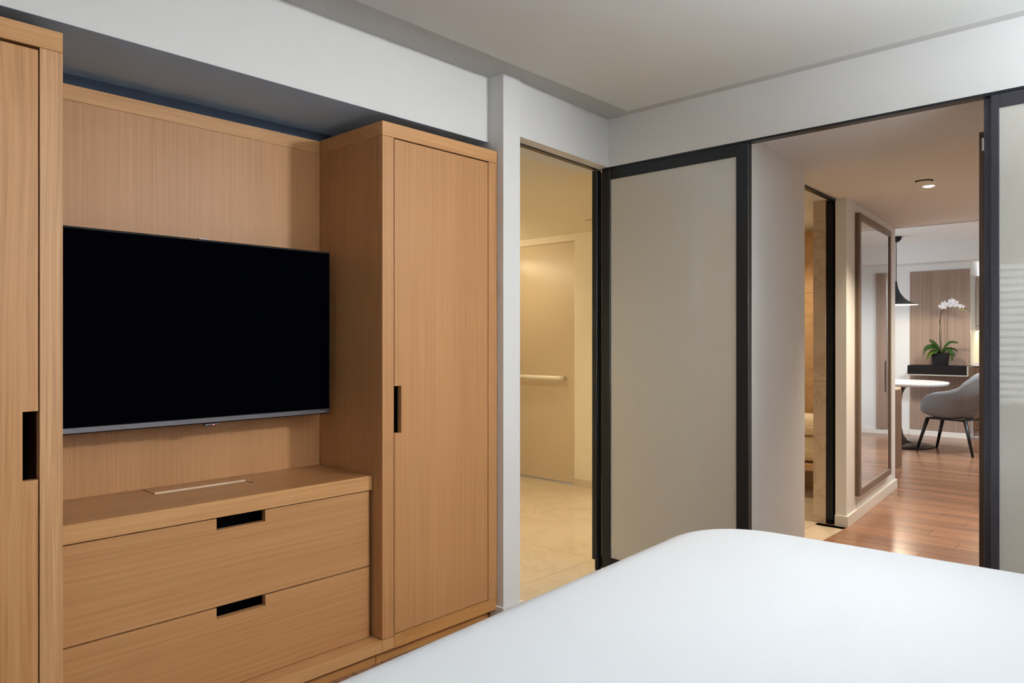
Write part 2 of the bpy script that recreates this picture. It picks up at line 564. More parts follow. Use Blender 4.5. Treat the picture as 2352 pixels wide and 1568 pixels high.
# bathroom walls
sbox('wall_bathroom_near', (-4.75, 2.27, 0), (-2.80, 2.376, ZH), M['cream'])
sbox('wall_bathroom_left', (-4.85, 2.27, 0), (-4.72, 6.2, ZH), M['cream'])
wf = bmesh.new()
bm_box((-4.72, 4.85, 0), (-4.60, 4.97, ZH), bm=wf)
bm_box((-3.795, 4.85, 0), (-3.05, 4.97, ZH), bm=wf)
bm_box((-4.60, 4.85, 2.045), (-3.795, 4.97, ZH), bm=wf)
struct(link('wall_bathroom_far', wf, M['cream']))
sbox('wall_bathroom_partition', (-3.15, 4.97, 0), (-3.05, 6.1, ZH), M['cream'])
sbox('baseboard_bathroom', (-3.795, 4.836, 0), (-3.05, 4.85, 0.062), M['tile'])
shower_wall = sbox('wall_shower', (-3.05, 6.10, 0), (-1.88, 6.2, ZHALL), M['grout'])
z = 0.0
for zz in (0.52, 1.06, 1.60, ZH):
    for xa, xb in ((-3.05, -2.46), (-2.46, -1.885)):
        box('marble_slab', (xa + 0.001, 6.085, z + 0.001), (xb - 0.001, 6.10, zz - 0.001), M['marble_gold'], shower_wall, 0.0008)
    z = zz
jamb = sprism('wall_marble_jamb', [(-1.845, 4.965), (-1.795, 4.962), (-1.925, 6.085), (-1.975, 6.085)], 0, ZHALL, M['grout'])
for z0, z1 in ((0.0, 0.938), (0.938, ZHALL)):
    prism('marble_slab', [(-1.860, 4.945), (-1.780, 4.945), (-1.780, 4.961), (-1.845, 4.964), (-1.975, 6.08), (-1.99, 6.08)],
          z0 + 0.0012, z1 - 0.0012, M['marble_pink'], jamb)

# living room walls
sbox('wall_living_near', (-4.45, 6.46, 0), (-1.875, 6.58, ZL), M['white'])
sbox('wall_living_near_side', (0.1, 6.46, 0), (1.7, 6.58, ZL), M['white'])
sbox('wall_living_right', (1.6, 6.60, 0), (1.7, 11.3, ZL), M['white'])
lw = bmesh.new()
bm_box((-4.45, 6.60, 0), (-4.33, 7.2, ZL), bm=lw)
bm_box((-4.45, 9.8, 0), (-4.33, 11.3, ZL), bm=lw)
bm_box((-4.45, 7.2, 0), (-4.33, 9.8, 0.30), bm=lw)
bm_box((-4.45, 7.2, 2.30), (-4.33, 9.8, ZL), bm=lw)
struct(link('wall_living_left', lw, M['white']))
sbox('wall_far_left', (-4.33, 10.45, 0), (-2.02, 10.57, ZL), M['white'])
sbox('wall_far_right', (-1.45, 10.45, 0), (1.6, 10.57, ZL), M['white'])
sbox('wall_kitchen', (-2.10, 11.18, 0), (-1.34, 11.3, ZL), M['white'])
sbox('wall_kitchen_left', (-2.13, 10.57, 0), (-2.02, 11.18, ZL), M['white'])
sbox('wall_kitchen_right', (-1.45, 10.57, 0), (-1.34, 11.18, ZL), M['white'])
bf = bmesh.new()
bm_box((-4.33, 10.437, 0), (-2.70, 10.45, 0.07), 0.002, bm=bf)
bm_box((-2.70, 10.42, 0), (-2.02, 10.437, 0.07), 0.002, bm=bf)
bm_box((-1.45, 10.437, 0), (1.6, 10.45, 0.07), 0.002, bm=bf)
struct(link('baseboard_far', bf, M['trimwhite']))

# windows
win = sbox('window_1', (WX0, -0.84, WZ0), (WX1, -0.83, WZ1), M['glass'])
fr = bmesh.new()
for a, b in (((WX0, -0.85, WZ0), (WX1, -0.80, WZ0 + 0.04)), ((WX0, -0.85, WZ1 - 0.04), (WX1, -0.80, WZ1)),
             ((WX0, -0.85, WZ0), (WX0 + 0.04, -0.80, WZ1)), ((WX1 - 0.04, -0.85, WZ0), (WX1, -0.80, WZ1))):
    bm_box(a, b, bm=fr)
link('window_frame', fr, M['black'], win)
win2 = sbox('window_2', (-4.44, 7.2, 0.30), (-4.43, 9.8, 2.30), M['glass'])
fr = bmesh.new()
for a, b in (((-4.45, 7.2, 0.30), (-4.38, 9.8, 0.35)), ((-4.45, 7.2, 2.25), (-4.38, 9.8, 2.30)), ((-4.45, 7.2, 0.3), (-4.38, 7.25, 2.3)),
             ((-4.45, 9.75, 0.3), (-4.38, 9.8, 2.3)), ((-4.45, 8.47, 0.3), (-4.38, 8.53, 2.3))):
    bm_box(a, b, bm=fr)
link('window_frame', fr, M['black'], win2)
bl = thing('window_blind', 'white horizontal slat blind hanging in the bedroom window', 'blind', (-1.06, -0.77, WZ0))
box('headrail', (WX0 + 0.05, -0.79, WZ1 - 0.04), (WX1 - 0.05, -0.755, WZ1 - 0.005), M['blind'], bl, 0.002)
nsl = 20
for k in range(nsl):
    zc = WZ0 + 0.03 + k * (WZ1 - WZ0 - 0.09) / (nsl - 1)
    s_ = bmesh.new()
    a = R(28)
    dy, dz = 0.024 * math.cos(a), 0.024 * math.sin(a)
    bm_ = bm_prism([(-0.772 - dy, zc + dz), (-0.772 + dy, zc - dz), (-0.772 + dy, zc - dz + 0.002), (-0.772 - dy, zc + dz + 0.002)],
                   WX0 + 0.05, WX1 - 0.05, 'x')
    s_.free()
    link('slat', bm_, M['blind'], bl)
for xx in (-1.20, -0.92):
    link('cord', bm_tube([(xx, -0.772, WZ0 + 0.03), (xx, -0.772, WZ1 - 0.03)], 0.0015, 6), M['blind'], bl)

# ================================================================== FURNITURE WALL
XF = -2.195     # front of the wardrobes
XD = -2.257     # front of the drawers
ZT = 2.016


def notch_panel_yz(y0, y1, z0, z1, notch, x_front, thick, side):
    """Door or drawer front with a rectangular finger notch cut into one edge."""
    a0, a1, b0, b1 = notch   # along y, along z
    if side == 'left':
        poly = [(y0, z0), (y1, z0), (y1, z1), (y0, z1), (y0, b1), (a1, b1), (a1, b0), (y0, b0)]
    elif side == 'right':
        poly = [(y0, z0), (y1, z0), (y1, b0), (a0, b0), (a0, b1), (y1, b1), (y1, z1), (y0, z1)]
    else:
        poly = [(y0, z0), (y1, z0), (y1, z1), (a1, z1), (a1, b0), (a0, b0), (a0, z1), (y0, z1)]
    return bm_prism(poly, x_front - thick, x_front, 'x')


def wardrobe(ya, yb, label, door_mat, stile_mat, gap_top, handle_side, base_ends):
    t = thing('wardrobe', label, 'wardrobe', (-2.42, (ya + yb) / 2, 0), group='oak wardrobes either side of the television')
    st = 0.0535
    zb0 = 0.052
    yl0, yr0 = ya + st, yb - st
    # stiles stand on the base board of the unit between the wardrobes on that side
    zl = 0.100 if base_ends == 'left' else 0.1025
    zr = 0.100 if base_ends == 'right' else 0.1025
    box('stile', (XF - 0.03, ya, zl), (XF, yl0, ZT - st), stile_mat, t, 0.001)
    box('stile', (XF - 0.03, yr0, zr), (XF, yb, ZT - st), stile_mat, t, 0.001)
    box('top_rail', (XF - 0.03, ya, ZT - st + 0.0008), (XF, yb, ZT), M['oak_rail'], t, 0.001)
    lo = yl0 + 0.001
    hi = yr0 - 0.001
    if base_ends == 'left':
        box('bottom_rail', (XF - 0.03, lo, zb0), (XF, yb, 0.102), M['oak_red'], t, 0.001)
    else:
        box('bottom_rail', (XF - 0.03, ya, zb0), (XF, hi, 0.102), M['oak_red'], t, 0.001)
    if base_ends == 'left':
        box('base_block', (-2.635, ya, 0.0535), (XF, yl0, 0.0975), M['oak_rail'], t, 0.0005)
    else:
        box('base_block', (-2.635, yr0, 0.0535), (XF, yb, 0.0975), M['oak_rail'], t, 0.0005)
    for yy in (ya, yb - 0.022):
        box('side_panel', (-2.655, yy, 0.100), (XF - 0.0305, yy + 0.022, ZT - st), M['oak_v'], t)
        box('side_rail', (-2.655, yy, ZT - st + 0.0008), (XF - 0.0305, yy + 0.022, ZT), M['oak_rail'], t)
    box('top_panel', (-2.655, ya + 0.0225, ZT - 0.022), (XF - 0.031, yb - 0.0225, ZT), M['oak_h'], t)
    box('bottom_panel', (-2.655, ya + 0.0225, 0.080), (XF - 0.031, yb - 0.0225, 0.099), M['dark'], t)
    box('back_panel', (-2.659, ya + 0.0225, 0.1), (-2.6555, yb - 0.0225, ZT - 0.023), M['dark'], t)
    y0, y1 = yl0 + 0.0034, yr0 - 0.0034
    z0, z1 = 0.1062, ZT - st - gap_top
    if handle_side == 'left':
        bm = notch_panel_yz(y0, y1, z0, z1, (y0, y0 + 0.032, 0.856, 1.033), XF - 0.001, 0.022, 'left')
    else:
        bm = notch_panel_yz(y0, y1, z0, z1, (y1 - 0.0345, y1, 0.842, 1.020), XF - 0.001, 0.022, 'right')
    d = link('door', bm, door_mat, t)
    sub('notch_shade', bm_box((XF - 0.11, (y0 if handle_side == 'left' else y1 - 0.05), 0.82),
                                (XF - 0.10, (y0 + 0.05 if handle_side == 'left' else y1), 1.05)), M['dark'], d, t, label='black plate behind the finger notch, shade put into its colour')
    box('plinth', (-2.655, ya + 0.002, 0.0), (-2.235, yb - 0.004, 0.0515), M['oak_red'], t)
    return t


wardrobe(1.660, 2.269, 'oak wardrobe to the right of the television, beside the white pier', M['oak_v'], M['oak_v'], 0.0045, 'left', 'left')
wardrobe(0.005, 0.616, 'oak wardrobe to the left of the television, cut by the picture edge', M['oak_fig'], M['oak_solid'], 0.008, 'right', 'right')

# media unit between them
mu = thing('media_cabinet', 'low oak drawer unit with panelled back below the wall television', 'cabinet', (-2.43, 1.138, 0))
YA, YB = 0.6165, 1.6595
box('back_panel', (-2.635, YA, 0.6995), (-2.612, YB, ZT - 0.0525), M['oak_v'], mu)
box('top_rail', (-2.635, YA, ZT - 0.052), (-2.610, YB, ZT - 0.002), M['oak_rail'], mu, 0.001)
box('worktop', (-2.635, YA, 0.646), (XD + 0.002, YB - 0.003, 0.699), M['oak_top'], mu, 0.0012)
box('front_edge', (XD + 0.0022, YA, 0.646), (XD + 0.0055, YB - 0.003, 0.6988), M['oak_rail'], mu, 0.0006)
fl = box('cable_flap', (-2.600, 0.968, 0.6992), (-2.503, 1.300, 0.7010), M['oak_top'], mu)
sub('flap_edge', bm_prism([(-2.503, 0.6992), (-2.493, 0.6992), (-2.503, 0.7038)], 0.968, 1.281, 'y'), M['pale_edge'], fl, mu, label='bevelled flap edge, caught light put into its pale colour')
sub('slot', bm_box((-2.503, 1.2815, 0.6992), (-2.44, 1.2845, 0.6998)), M['dark'], fl, mu)
yc = 1.145
for z0, z1, n0 in ((0.3645, 0.6420, 0.6045), (0.1005, 0.3600, 0.3255)):
    d = link('drawer', notch_panel_yz(YA + 0.002, YB - 0.013, z0, z1, (yc - 0.083, yc + 0.083, n0, z1), XD, 0.022, 'top'), M['oak_h'], mu)
    sub('notch_shade', bm_box((XD - 0.12, yc - 0.10, n0 - 0.03), (XD - 0.115, yc + 0.10, z1)), M['dark'], d, mu, label='black plate behind the finger notch, shade put into its colour')
box('carcass', (-2.635, YA + 0.002, 0.105), (-2.39, YB - 0.012, 0.640), M['dark'], mu)
box('base_board', (-2.635, YA + 0.0002, 0.0535), (XF, YB - 0.0002, 0.0975), M['oak_rail'], mu, 0.001)
box('plinth', (-2.635, YA + 0.001, 0.0), (-2.235, YB - 0.001, 0.0530), M['oak_red'], mu)

# television
tv = thing('television', 'large black flat screen television on the oak back panel', 'television', (-2.50, 1.115, 0.918))
TY0, TY1, TZ0, TZ1 = 0.635, 1.612, 0.918, 1.546
box('housing', (-2.535, TY0 + 0.004, TZ0 + 0.004), (-2.478, TY1 - 0.004, TZ1 - 0.004), M['rubber'], tv, 0.004)
box('bezel', (-2.478, TY0, TZ0 + 0.003), (-2.463, TY1, TZ1), M['rubber'], tv, 0.003)
box('screen', (-2.463, TY0 + 0.006, TZ0 + 0.024), (-2.4615, TY1 - 0.006, TZ1 - 0.006), M['screen'], tv)
box('chin', (-2.4635, TY0 + 0.004, TZ0 + 0.006), (-2.4600, TY1 - 0.004, TZ0 + 0.0225), M['bezel'], tv, 0.0008)
sn = box('sensor', (-2.478, 1.118, TZ0 - 0.006), (-2.462, 1.165, TZ0 + 0.003), M['bezel'], tv, 0.002)
sub('standby_light', bm_box((-2.4622, 1.146, TZ0 - 0.004), (-2.4612, 1.150, TZ0 - 0.001)), M['led'], sn, tv)
box('badge', (-2.4602, TY1 - 0.05, TZ0 + 0.012), (-2.4596, TY1 - 0.022, TZ0 + 0.015), M['silver'], tv)
box('wall_bracket', (-2.6115, 1.0, 1.08), (-2.535, 1.25, 1.38), M['rubber'], tv)
box('camera_bump', (-2.478, 1.10, TZ1), (-2.466, 1.13, TZ1 + 0.003), M['bezel'], tv)

# ================================================================== SLIDING PANELS
trk = struct(box('trim_4', (-2.26, 3.122, 2.0905), (0.75, 3.168, 2.0998), M['black']))
trk2 = struct(prism('trim_5', [(-2.236, 2.376), (-2.285, 3.11), (-2.315, 3.11), (-2.266, 2.376)], 2.0955, 2.0999, M['black']))


def sliding_panel(name, label, x0, x1, y0, yd, z0, z1, sl, sr, tr, br, fmat, group=None):
    t = thing(name, label, 'sliding door', ((x0 + x1) / 2, y0 + yd / 2, z0), group=group)
    box('stile', (x0, y0, z0), (x0 + sl, y0 + yd, z1), fmat, t, 0.0015)
    box('stile', (x1 - sr, y0, z0), (x1, y0 + yd, z1), fmat, t, 0.0015)
    box('top_rail', (x0 + sl, y0 + 0.0005, z1 - tr), (x1 - sr, y0 + yd - 0.0005, z1), fmat, t, 0.001)
    box('bottom_rail', (x0 + sl, y0 + 0.0005, z0), (x1 - sr, y0 + yd - 0.0005, z0 + br), fmat, t, 0.001)
    p = box('pane', (x0 + sl - 0.005, y0 + 0.008, z0 + br - 0.005), (x1 - sr + 0.005, y0 + 0.014, z1 - tr + 0.005), M['pane'], t)
    return t


sliding_panel('sliding_door', 'frosted glass sliding door in a black frame next to the bathroom doorway',
              -2.262, -1.461, 3.1225, 0.034, 0.008, 2.090, 0.050, 0.058, 0.054, 0.074, M['black'])
sliding_panel('sliding_door', 'frosted glass sliding door at the right picture edge, in front of its twin',
              -0.541, 0.42, 3.1225, 0.020, 0.008, 2.090, 0.026, 0.05, 0.050, 0.074, M['plum'])
sliding_panel('sliding_door', 'rear sliding door whose dark stile shows beside the hall opening',
              -0.566, 0.40, 3.146, 0.022, 0.008, 2.090, 0.030, 0.05, 0.050, 0.074, M['plum'])

# bathroom pocket door, only its dark leading stile shows
pd = thing('pocket_door', 'black framed pocket door edge standing in the bathroom doorway', 'door', (-2.30, 3.5, 0.0))
box('stile', (-2.318, 3.111, 0.060), (-2.286, 3.150, 2.094), M['black'], pd, 0.0015)
box('seal', (-2.2855, 3.124, 0.060), (-2.2815, 3.136, 2.094), M['rubber'], pd)
box('floor_guide', (-2.312, 3.128, 0.0), (-2.288, 3.152, 0.0595), M['rubber'], pd, 0.002)
box('pane', (-2.307, 3.150, 0.064), (-2.297, 3.95, 2.090), M['pane'], pd)
box('stile', (-2.318, 3.951, 0.060), (-2.286, 3.990, 2.094), M['black'], pd, 0.0015)
box('bottom_rail', (-2.316, 3.151, 0.012), (-2.288, 3.95, 0.0635), M['black'], pd)

# pocket door of the hall entrance to the bathroom
an = math.atan2(0.156, 1.625)
pd2 = thing('pocket_door', 'black pocket door edge between marble jamb and hall mirror wall', 'door', (-1.757, 4.968, 0.0), an)
box('stile', (-0.018, -0.015, 0.03), (0.020, 0.030, 2.105), M['black'], pd2, 0.0015)
box('floor_guide', (-0.012, -0.012, 0.0), (0.012, 0.02, 0.0295), M['rubber'], pd2, 0.002)
box('pane', (-0.006, 0.030, 0.04), (0.006, 0.85, 2.10), M['pane'], pd2)
struct(prism('trim_6', [(-1.680, 4.03), (-1.716, 4.948), (-1.746, 4.948), (-1.710, 4.03)], 2.116, 2.1298, M['black']))

# dark walnut door standing open behind the right hand panels
wd = thing('hall_door', 'dark walnut door standing open behind the right hand sliding door', 'door', (-0.4, 3.42, 0.0))
box('leaf', (-0.628, 3.40, 0.006), (-0.02, 3.445, 2.03), M['walnut_dark'], wd, 0.0015)
box('lock_plate', (-0.6286, 3.412, 1.945), (-0.6278, 3.433, 2.0), M['silver'], wd)
box('flush_bolt', (-0.618, 3.3992, 1.955), (-0.606, 3.4002, 2.005), M['silver'], wd)

# bathroom door with its pull bar
bd = thing('bathroom_door', 'plain sand coloured door with a pull bar at the bathroom end', 'door', (-4.2, 4.87, 0.0))
box('leaf', (-4.593, 4.868, 0.012), (-3.800, 4.905, 2.040), M['door_bath'], bd, 0.0015)
fr = bmesh.new()
bm_box((-4.60, 4.862, 0.0), (-4.5935, 4.97, 2.0455), bm=fr)
bm_box((-3.7995, 4.862, 0.0), (-3.795, 4.97, 2.0455), bm=fr)
bm_box((-4.5935, 4.862, 2.0405), (-3.7995, 4.97, 2.0455), bm=fr)
link('door_frame', fr, M['door_bath'], bd)
h_ = link('pull_bar', bm_tube([(-4.50, 4.80, 0.892), (-4.2, 4.80, 0.892), (-3.945, 4.80, 0.892), (-3.925, 4.806, 0.892), (-3.918, 4.825, 0.892), (-3.916, 4.868, 0.892)],
                              [0.018] * 6, 12), M['brass'], bd, True)
sub('bar_mount', bm_tube([(-4.48, 4.80, 0.892), (-4.48, 4.868, 0.892)], 0.013, 12), M['brass'], h_, bd, True)

# ceiling slot
cv = thing('ceiling_vent', 'thin dark air slot in the bathroom ceiling', 'vent', (-3.28, 4.38, ZH))
box('slot', (-3.315, 4.365, ZH - 0.0015), (-3.18, 4.372, ZH - 0.0002), M['dark'], cv)
box('slot_frame', (-3.32, 4.3725, ZH - 0.0018), (-3.175, 4.379, ZH - 0.0002), M['cream'], cv)

# ================================================================== MIRROR IN THE HALL
mr = thing('wall_mirror', 'tall taupe framed mirror hanging on the hall wall', 'mirror', (-1.6741, 5.19, 0.16), an)
# local: y runs along the wall, +x faces the hall
ML, MH = 1.075, 1.905
box('backing', (-0.0, 0.0, 0.0), (0.012, ML, MH), M['mframe'], mr)
box('stile', (0.0125, 0.0, 0.0), (0.030, 0.046, MH), M['mframe'], mr, 0.0015)
box('stile', (0.0125, ML - 0.046, 0.0), (0.030, ML, MH), M['mframe'], mr, 0.0015)
box('rail', (0.0125, 0.0465, MH - 0.046), (0.030, ML - 0.0465, MH), M['mframe'], mr, 0.0015)
box('rail', (0.0125, 0.0465, 0.0), (0.030, ML - 0.0465, 0.046), M['mframe'], mr, 0.0015)
box('glass', (0.0125, 0.047, 0.0465), (0.022, ML - 0.047, MH - 0.0465), M['mirror'], mr)

# towels on a marble bench in the shower
bn = thing('shower_bench', 'marble bench ledge below the folded towels in the shower', 'bench', (-2.46, 5.88, 0.0))
box('seat_slab', (-3.04, 5.66, 0.21), (-1.985, 6.084, 0.262), M['marble_gold'], bn, 0.003)
box('bracket', (-2.95, 5.98, 0.05), (-2.92, 6.083, 0.2095), M['black'], bn)
box('bracket', (-2.06, 5.98, 0.05), (-2.03, 6.083, 0.2095), M['black'], bn)


def towel(z0, hgt, label, skew):
    m = bmesh.new()
    n = 20
    prof = []
    for i in range(n):
        a = 2 * math.pi * i / n
        cx_, sz_ = math.cos(a), math.sin(a)
        yy = 0.13 * math.copysign(abs(cx_) ** 0.55, cx_)
        zz = hgt / 2 * math.copysign(abs(sz_) ** 0.62, sz_)
        prof.append((yy, zz))
    secs = []
    for x in (-0.30, -0.296, -0.28, -0.1, 0.0, 0.1, 0.28, 0.296, 0.30):
        k = 1.0 if abs(x) < 0.285 else (0.93 if abs(x) < 0.298 else 0.80)
        secs.append([m.verts.new((-2.34 + x, 5.83 + skew * x + yy * k, z0 + hgt / 2 + zz * k)) for yy, zz in prof])
    for a, b in zip(secs, secs[1:]):
        for i in range(n):
            m.faces.new((a[i], b[i], b[(i + 1) % n], a[(i + 1) % n]))
    m.faces.new(secs[0]); m.faces.new(secs[-1])
    o = thing('folded_towel', label, 'towel', (-2.34, 5.83, z0), group='towels on the shower bench')
    link('towel_body', m, M['towel'], o, True)
    link('fold_line', bm_tube([(-2.60, 5.83 - skew * 0.26 - 0.1315, z0 + hgt * 0.42), (-2.08, 5.83 + skew * 0.26 - 0.1315, z0 + hgt * 0.42)], 0.004, 6), M['towel'], o)
    return o


towel(0.262, 0.205, 'thick cream folded towel at the bottom of the shower stack', 0.05)
towel(0.468, 0.165, 'cream folded towel on top of the shower stack', -0.08)

# ================================================================== BED
bed = thing('bed', 'large bed with smooth white cover in the foreground', 'bed', (-0.05, 1.30, 0.0), 0.0)
BED_TURN = R(2.9)


def rounded_outline(x0, x1, y0, y1, r, n=14):
    pts = []
    for cx_, cy_, a0 in ((x1 - r, y1 - r, 0), (x0 + r, y1 - r, 90), (x0 + r, y0 + r, 180), (x1 - r, y0 + r, 270)):
        for i in range(n + 1):
            a = R(a0 + 90 * i / n)
            pts.append((cx_ + r * math.cos(a), cy_ + r * math.sin(a)))
    return pts


def duvet():
    m = bmesh.new()
    out = []
    # profile: inset from the outer outline and height
    prof = [(0.010, 0.16), (0.0, 0.30), (0.0, 0.42), (0.004, 0.475)]
    RL = 0.135
    for k in range(1, 10):
        a = R(90 * k / 9)
        prof.append((0.004 + RL * (1 - math.cos(a)), 0.475 + RL * math.sin(a)))
    for ins in (0.24, 0.38, 0.56, 0.76):
        prof.append((ins, 0.610 + 0.016 * (1 - math.exp(-(ins - 0.135) / 0.25))))
    rings = []
    for ins, z in prof:
        r = max(0.30 - ins * 0.75, 0.06)
        pts = rounded_outline(-1.216 + ins, 0.98 - ins, 0.30 + ins, 2.385 - ins, r)
        ring = []
        for (px, py) in pts:
            dz = 0.0
            if z > 0.5:
                dz = 0.0035 * math.sin(3.1 * px + 1.2) * math.sin(2.6 * py + 0.4) + 0.0025 * math.sin(7.0 * px - 4.0 * py)
            ring.append(m.verts.new((px, py, z + dz)))
        rings.append(ring)
    n = len(rings[0])
    for a, b in zip(rings, rings[1:]):
        for i in range(n):
            m.faces.new((a[i], a[(i + 1) % n], b[(i + 1) % n], b[i]))
    m.faces.new(rings[-1])
    return m


dv = link('duvet', duvet(), M['duvet'], bed, True)
box('bed_base', (-1.06, 0.40, 0.10), (0.97, 2.24, 0.24), M['fabric'], bed, 0.01)
for xx in (-0.95, 0.85):
    for yy in (0.52, 2.12):
        box('leg', (xx - 0.03, yy - 0.03, 0.0), (xx + 0.03, yy + 0.03, 0.0995), M['leg'], bed)
box('headboard', (0.985, 0.30, 0.10), (1.06, 2.35, 1.15), M['fabric'], bed, 0.02, seg=2)
bed.rotation_euler = (0, 0, BED_TURN)
box('mattress', (-1.0, 0.45, 0.2405), (0.95, 2.18, 0.46), M['duvet'], bed, 0.03, seg=2)

# ================================================================== DINING AREA
TX, TYY = -2.545, 9.30
tb = thing('dining_table', 'round white topped pedestal table on a dark tulip base', 'table', (TX, TYY, 0))
link('table_top', bm_lathe([(0.0, 0.700), (0.50, 0.700), (0.528, 0.706), (0.535, 0.722), (0.535, 0.733), (0.528, 0.740), (0.0, 0.740)], TX, TYY, 64), M['stone_top'], tb)
link('stem', bm_lathe([(0.16, 0.699), (0.145, 0.69), (0.10, 0.665), (0.068, 0.60), (0.056, 0.50), (0.052, 0.36), (0.056, 0.22), (0.075, 0.12), (0.12, 0.06), (0.17, 0.041)], TX, TYY, 40), M['tulip'], tb, True)
link('base', bm_lathe([(0.0, 0.0), (0.385, 0.0), (0.395, 0.006), (0.390, 0.014), (0.30, 0.026), (0.18, 0.040), (0.0, 0.046)], TX, TYY, 56), M['tulip'], tb, True)


def dining_chair(cx, cy, rz):
    t = thing('dining_chair', 'grey shell armchair with black splayed legs at the round table', 'chair', (cx, cy, 0), rz)
    # local frame: the sitter faces -x
    m = bmesh.new()
    NA = 48
    NR = 12
    outer = []

    def rim(a):
        # a = 0 at the back (+x), pi at the front
        k = abs(math.atan2(math.sin(a), math.cos(a))) / math.pi
        pts = [(0.0, 0.875), (0.14, 0.865), (0.26, 0.79), (0.36, 0.70), (0.50, 0.66), (0.62, 0.625), (0.74, 0.545), (0.86, 0.465), (1.0, 0.452)]
        for (k0, z0), (k1, z1) in zip(pts, pts[1:]):
            if k <= k1:
                u = (k - k0) / (k1 - k0)
                u = u * u * (3 - 2 * u) * 0.5 + u * 0.5
                return z0 + (z1 - z0) * u
        return pts[-1][1]

    def plan(a, s):
        ca, sa = math.cos(a), math.sin(a)
        rx = 0.30 if ca > 0 else 0.285
        ry = 0.295
        e = 0.8
        return (rx * math.copysign(abs(ca) ** e, ca) * s, ry * math.copysign(abs(sa) ** e, sa) * s)
    zb = 0.375
    rows = []
    for j in range(NR + 1):
        u = j / NR
        row = []
        for i in range(NA):
            a = 2 * math.pi * i / NA
            zr = rim(a)
            s = 0.50 + 0.50 * math.sin(min(1.0, u * 1.25) * math.pi / 2)
            flare = 1.0 + 0.05 * max(0.0, u - 0.5) * 2
            x, y = plan(a, s * flare)
            zz = zb + (zr - zb) * (u ** 1.5)
            x += 0.10 * max(0.0, (zz - 0.55)) * (1 if math.cos(a) > 0 else 0)
            row.append(m.verts.new((x, y, zz)))
        rows.append(row)
    # rolled rim and inside surface
    for j, (u, thick) in enumerate(((1.0, 0.018), (0.95, 0.036), (0.75, 0.038), (0.55, 0.036))):
        row = []
        for i in range(NA):
            a = 2 * math.pi * i / NA
            zr = rim(a)
            s = 0.50 + 0.50 * math.sin(min(1.0, u * 1.25) * math.pi / 2)
            flare = 1.0 + 0.05 * max(0.0, u - 0.5) * 2
            x, y = plan(a, s * flare * (1 - thick / 0.29))
            zz = max(zb + (zr - zb) * (u ** 1.5) + (0.006 if j == 0 else 0), 0.44)
            if j == 3:
                zz = 0.455
            x += 0.10 * max(0.0, (zz - 0.55)) * (1 if math.cos(a) > 0 else 0)
            row.append(m.verts.new((x, y, zz)))
        rows.append(row)
    for a, b in zip(rows, rows[1:]):
        for i in range(NA):
            m.faces.new((a[i], a[(i + 1) % NA], b[(i + 1) % NA], b[i]))
    m.faces.new(rows[0]); m.faces.new(rows[-1])
    link('shell', m, M['fabric'], t, True)
    link('seat_cushion', bm_prism([(p[0] * 0.78 - 0.01, p[1] * 0.78) for p in [plan(2 * math.pi * i / 32, 1.0) for i in range(32)]], 0.4555, 0.475, 'z', 0.004), M['fabric'], t)
    fr = bmesh.new()
    bm_box((-0.20, -0.18, 0.357), (0.20, -0.14, 0.3745), bm=fr)
    bm_box((-0.20, 0.14, 0.357), (0.20, 0.18, 0.3745), bm=fr)
    bm_box((-0.19, -0.18, 0.357), (-0.15, 0.18, 0.3745), bm=fr)
    bm_box((0.15, -0.18, 0.357), (0.19, 0.18, 0.3745), bm=fr)
    link('seat_frame', fr, M['leg'], t)
    for sx in (-1, 1):
        for sy in (-1, 1):
            link('leg', bm_tube([(sx * 0.195, sy * 0.160, 0.365), (sx * 0.292, sy * 0.205, 0.0)], [0.021, 0.013], 12), M['leg'], t, True)
    return t


dining_chair(-1.9125, 9.09, R(-15))

# pendant over the table
PX, PY = -2.545, 9.30
pn = thing('pendant_lamp', 'black trumpet shaped pendant lamp hanging over the round table', 'lamp', (PX, PY, 1.62))
link('canopy', bm_lathe([(0.0, 2.352), (0.020, 2.353), (0.045, 2.372), (0.058, 2.40), (0.060, 2.4155), (0.0, 2.4155)], PX, PY, 32), M['pend'], pn, True)
link('flex', bm_tube([(PX, PY, 1.87), (PX, PY, 2.353)], 0.0045, 8), M['cord'], pn)
prof = [(0.010, 1.900), (0.014, 1.86), (0.022, 1.82), (0.036, 1.78), (0.058, 1.74), (0.090, 1.70), (0.135, 1.665), (0.185, 1.640), (0.232, 1.628), (0.236, 1.624)]
sh = link('shade', bm_lathe(prof, PX, PY, 48), M['pend'], pn, True)
sub('shade_lining', bm_lathe([(0.0, 1.80), (0.030, 1.775), (0.052, 1.738), (0.085, 1.695), (0.130, 1.661), (0.182, 1.636), (0.232, 1.6235)], PX, PY, 48), M['pend_in'], sh, pn, True)
link('bulb', bm_lathe([(0.0, 1.672), (0.018, 1.678), (0.026, 1.70), (0.020, 1.725), (0.010, 1.74), (0.0, 1.742)], PX, PY, 20), M['pendbulb'], pn, True)


def lamp_light(name, kind, loc, energy, col, parent=None, size=0.05, rot=None, spot=None, blend=0.5):
    l = bpy.data.lights.new(name, kind)
    l.energy = energy; l.color = col
    if kind in ('POINT', 'SPOT'):
        l.shadow_soft_size = size
    if kind == 'SPOT':
        l.spot_size = R(spot); l.spot_blend = blend
    if kind == 'AREA':
        l.shape = 'DISK'; l.size = size
    o = bpy.data.objects.new(name, l)
    C.objects.link(o)
    o.location = loc
    if rot:
        o.rotation_euler = rot
    if parent:
        o.location = Vector(loc) - ORIGIN[parent.name]
        o.parent = parent
    return o


lamp_light('pendant_light', 'POINT', (PX, PY, 1.655), E_PENDANT, WARM, pn, 0.03)

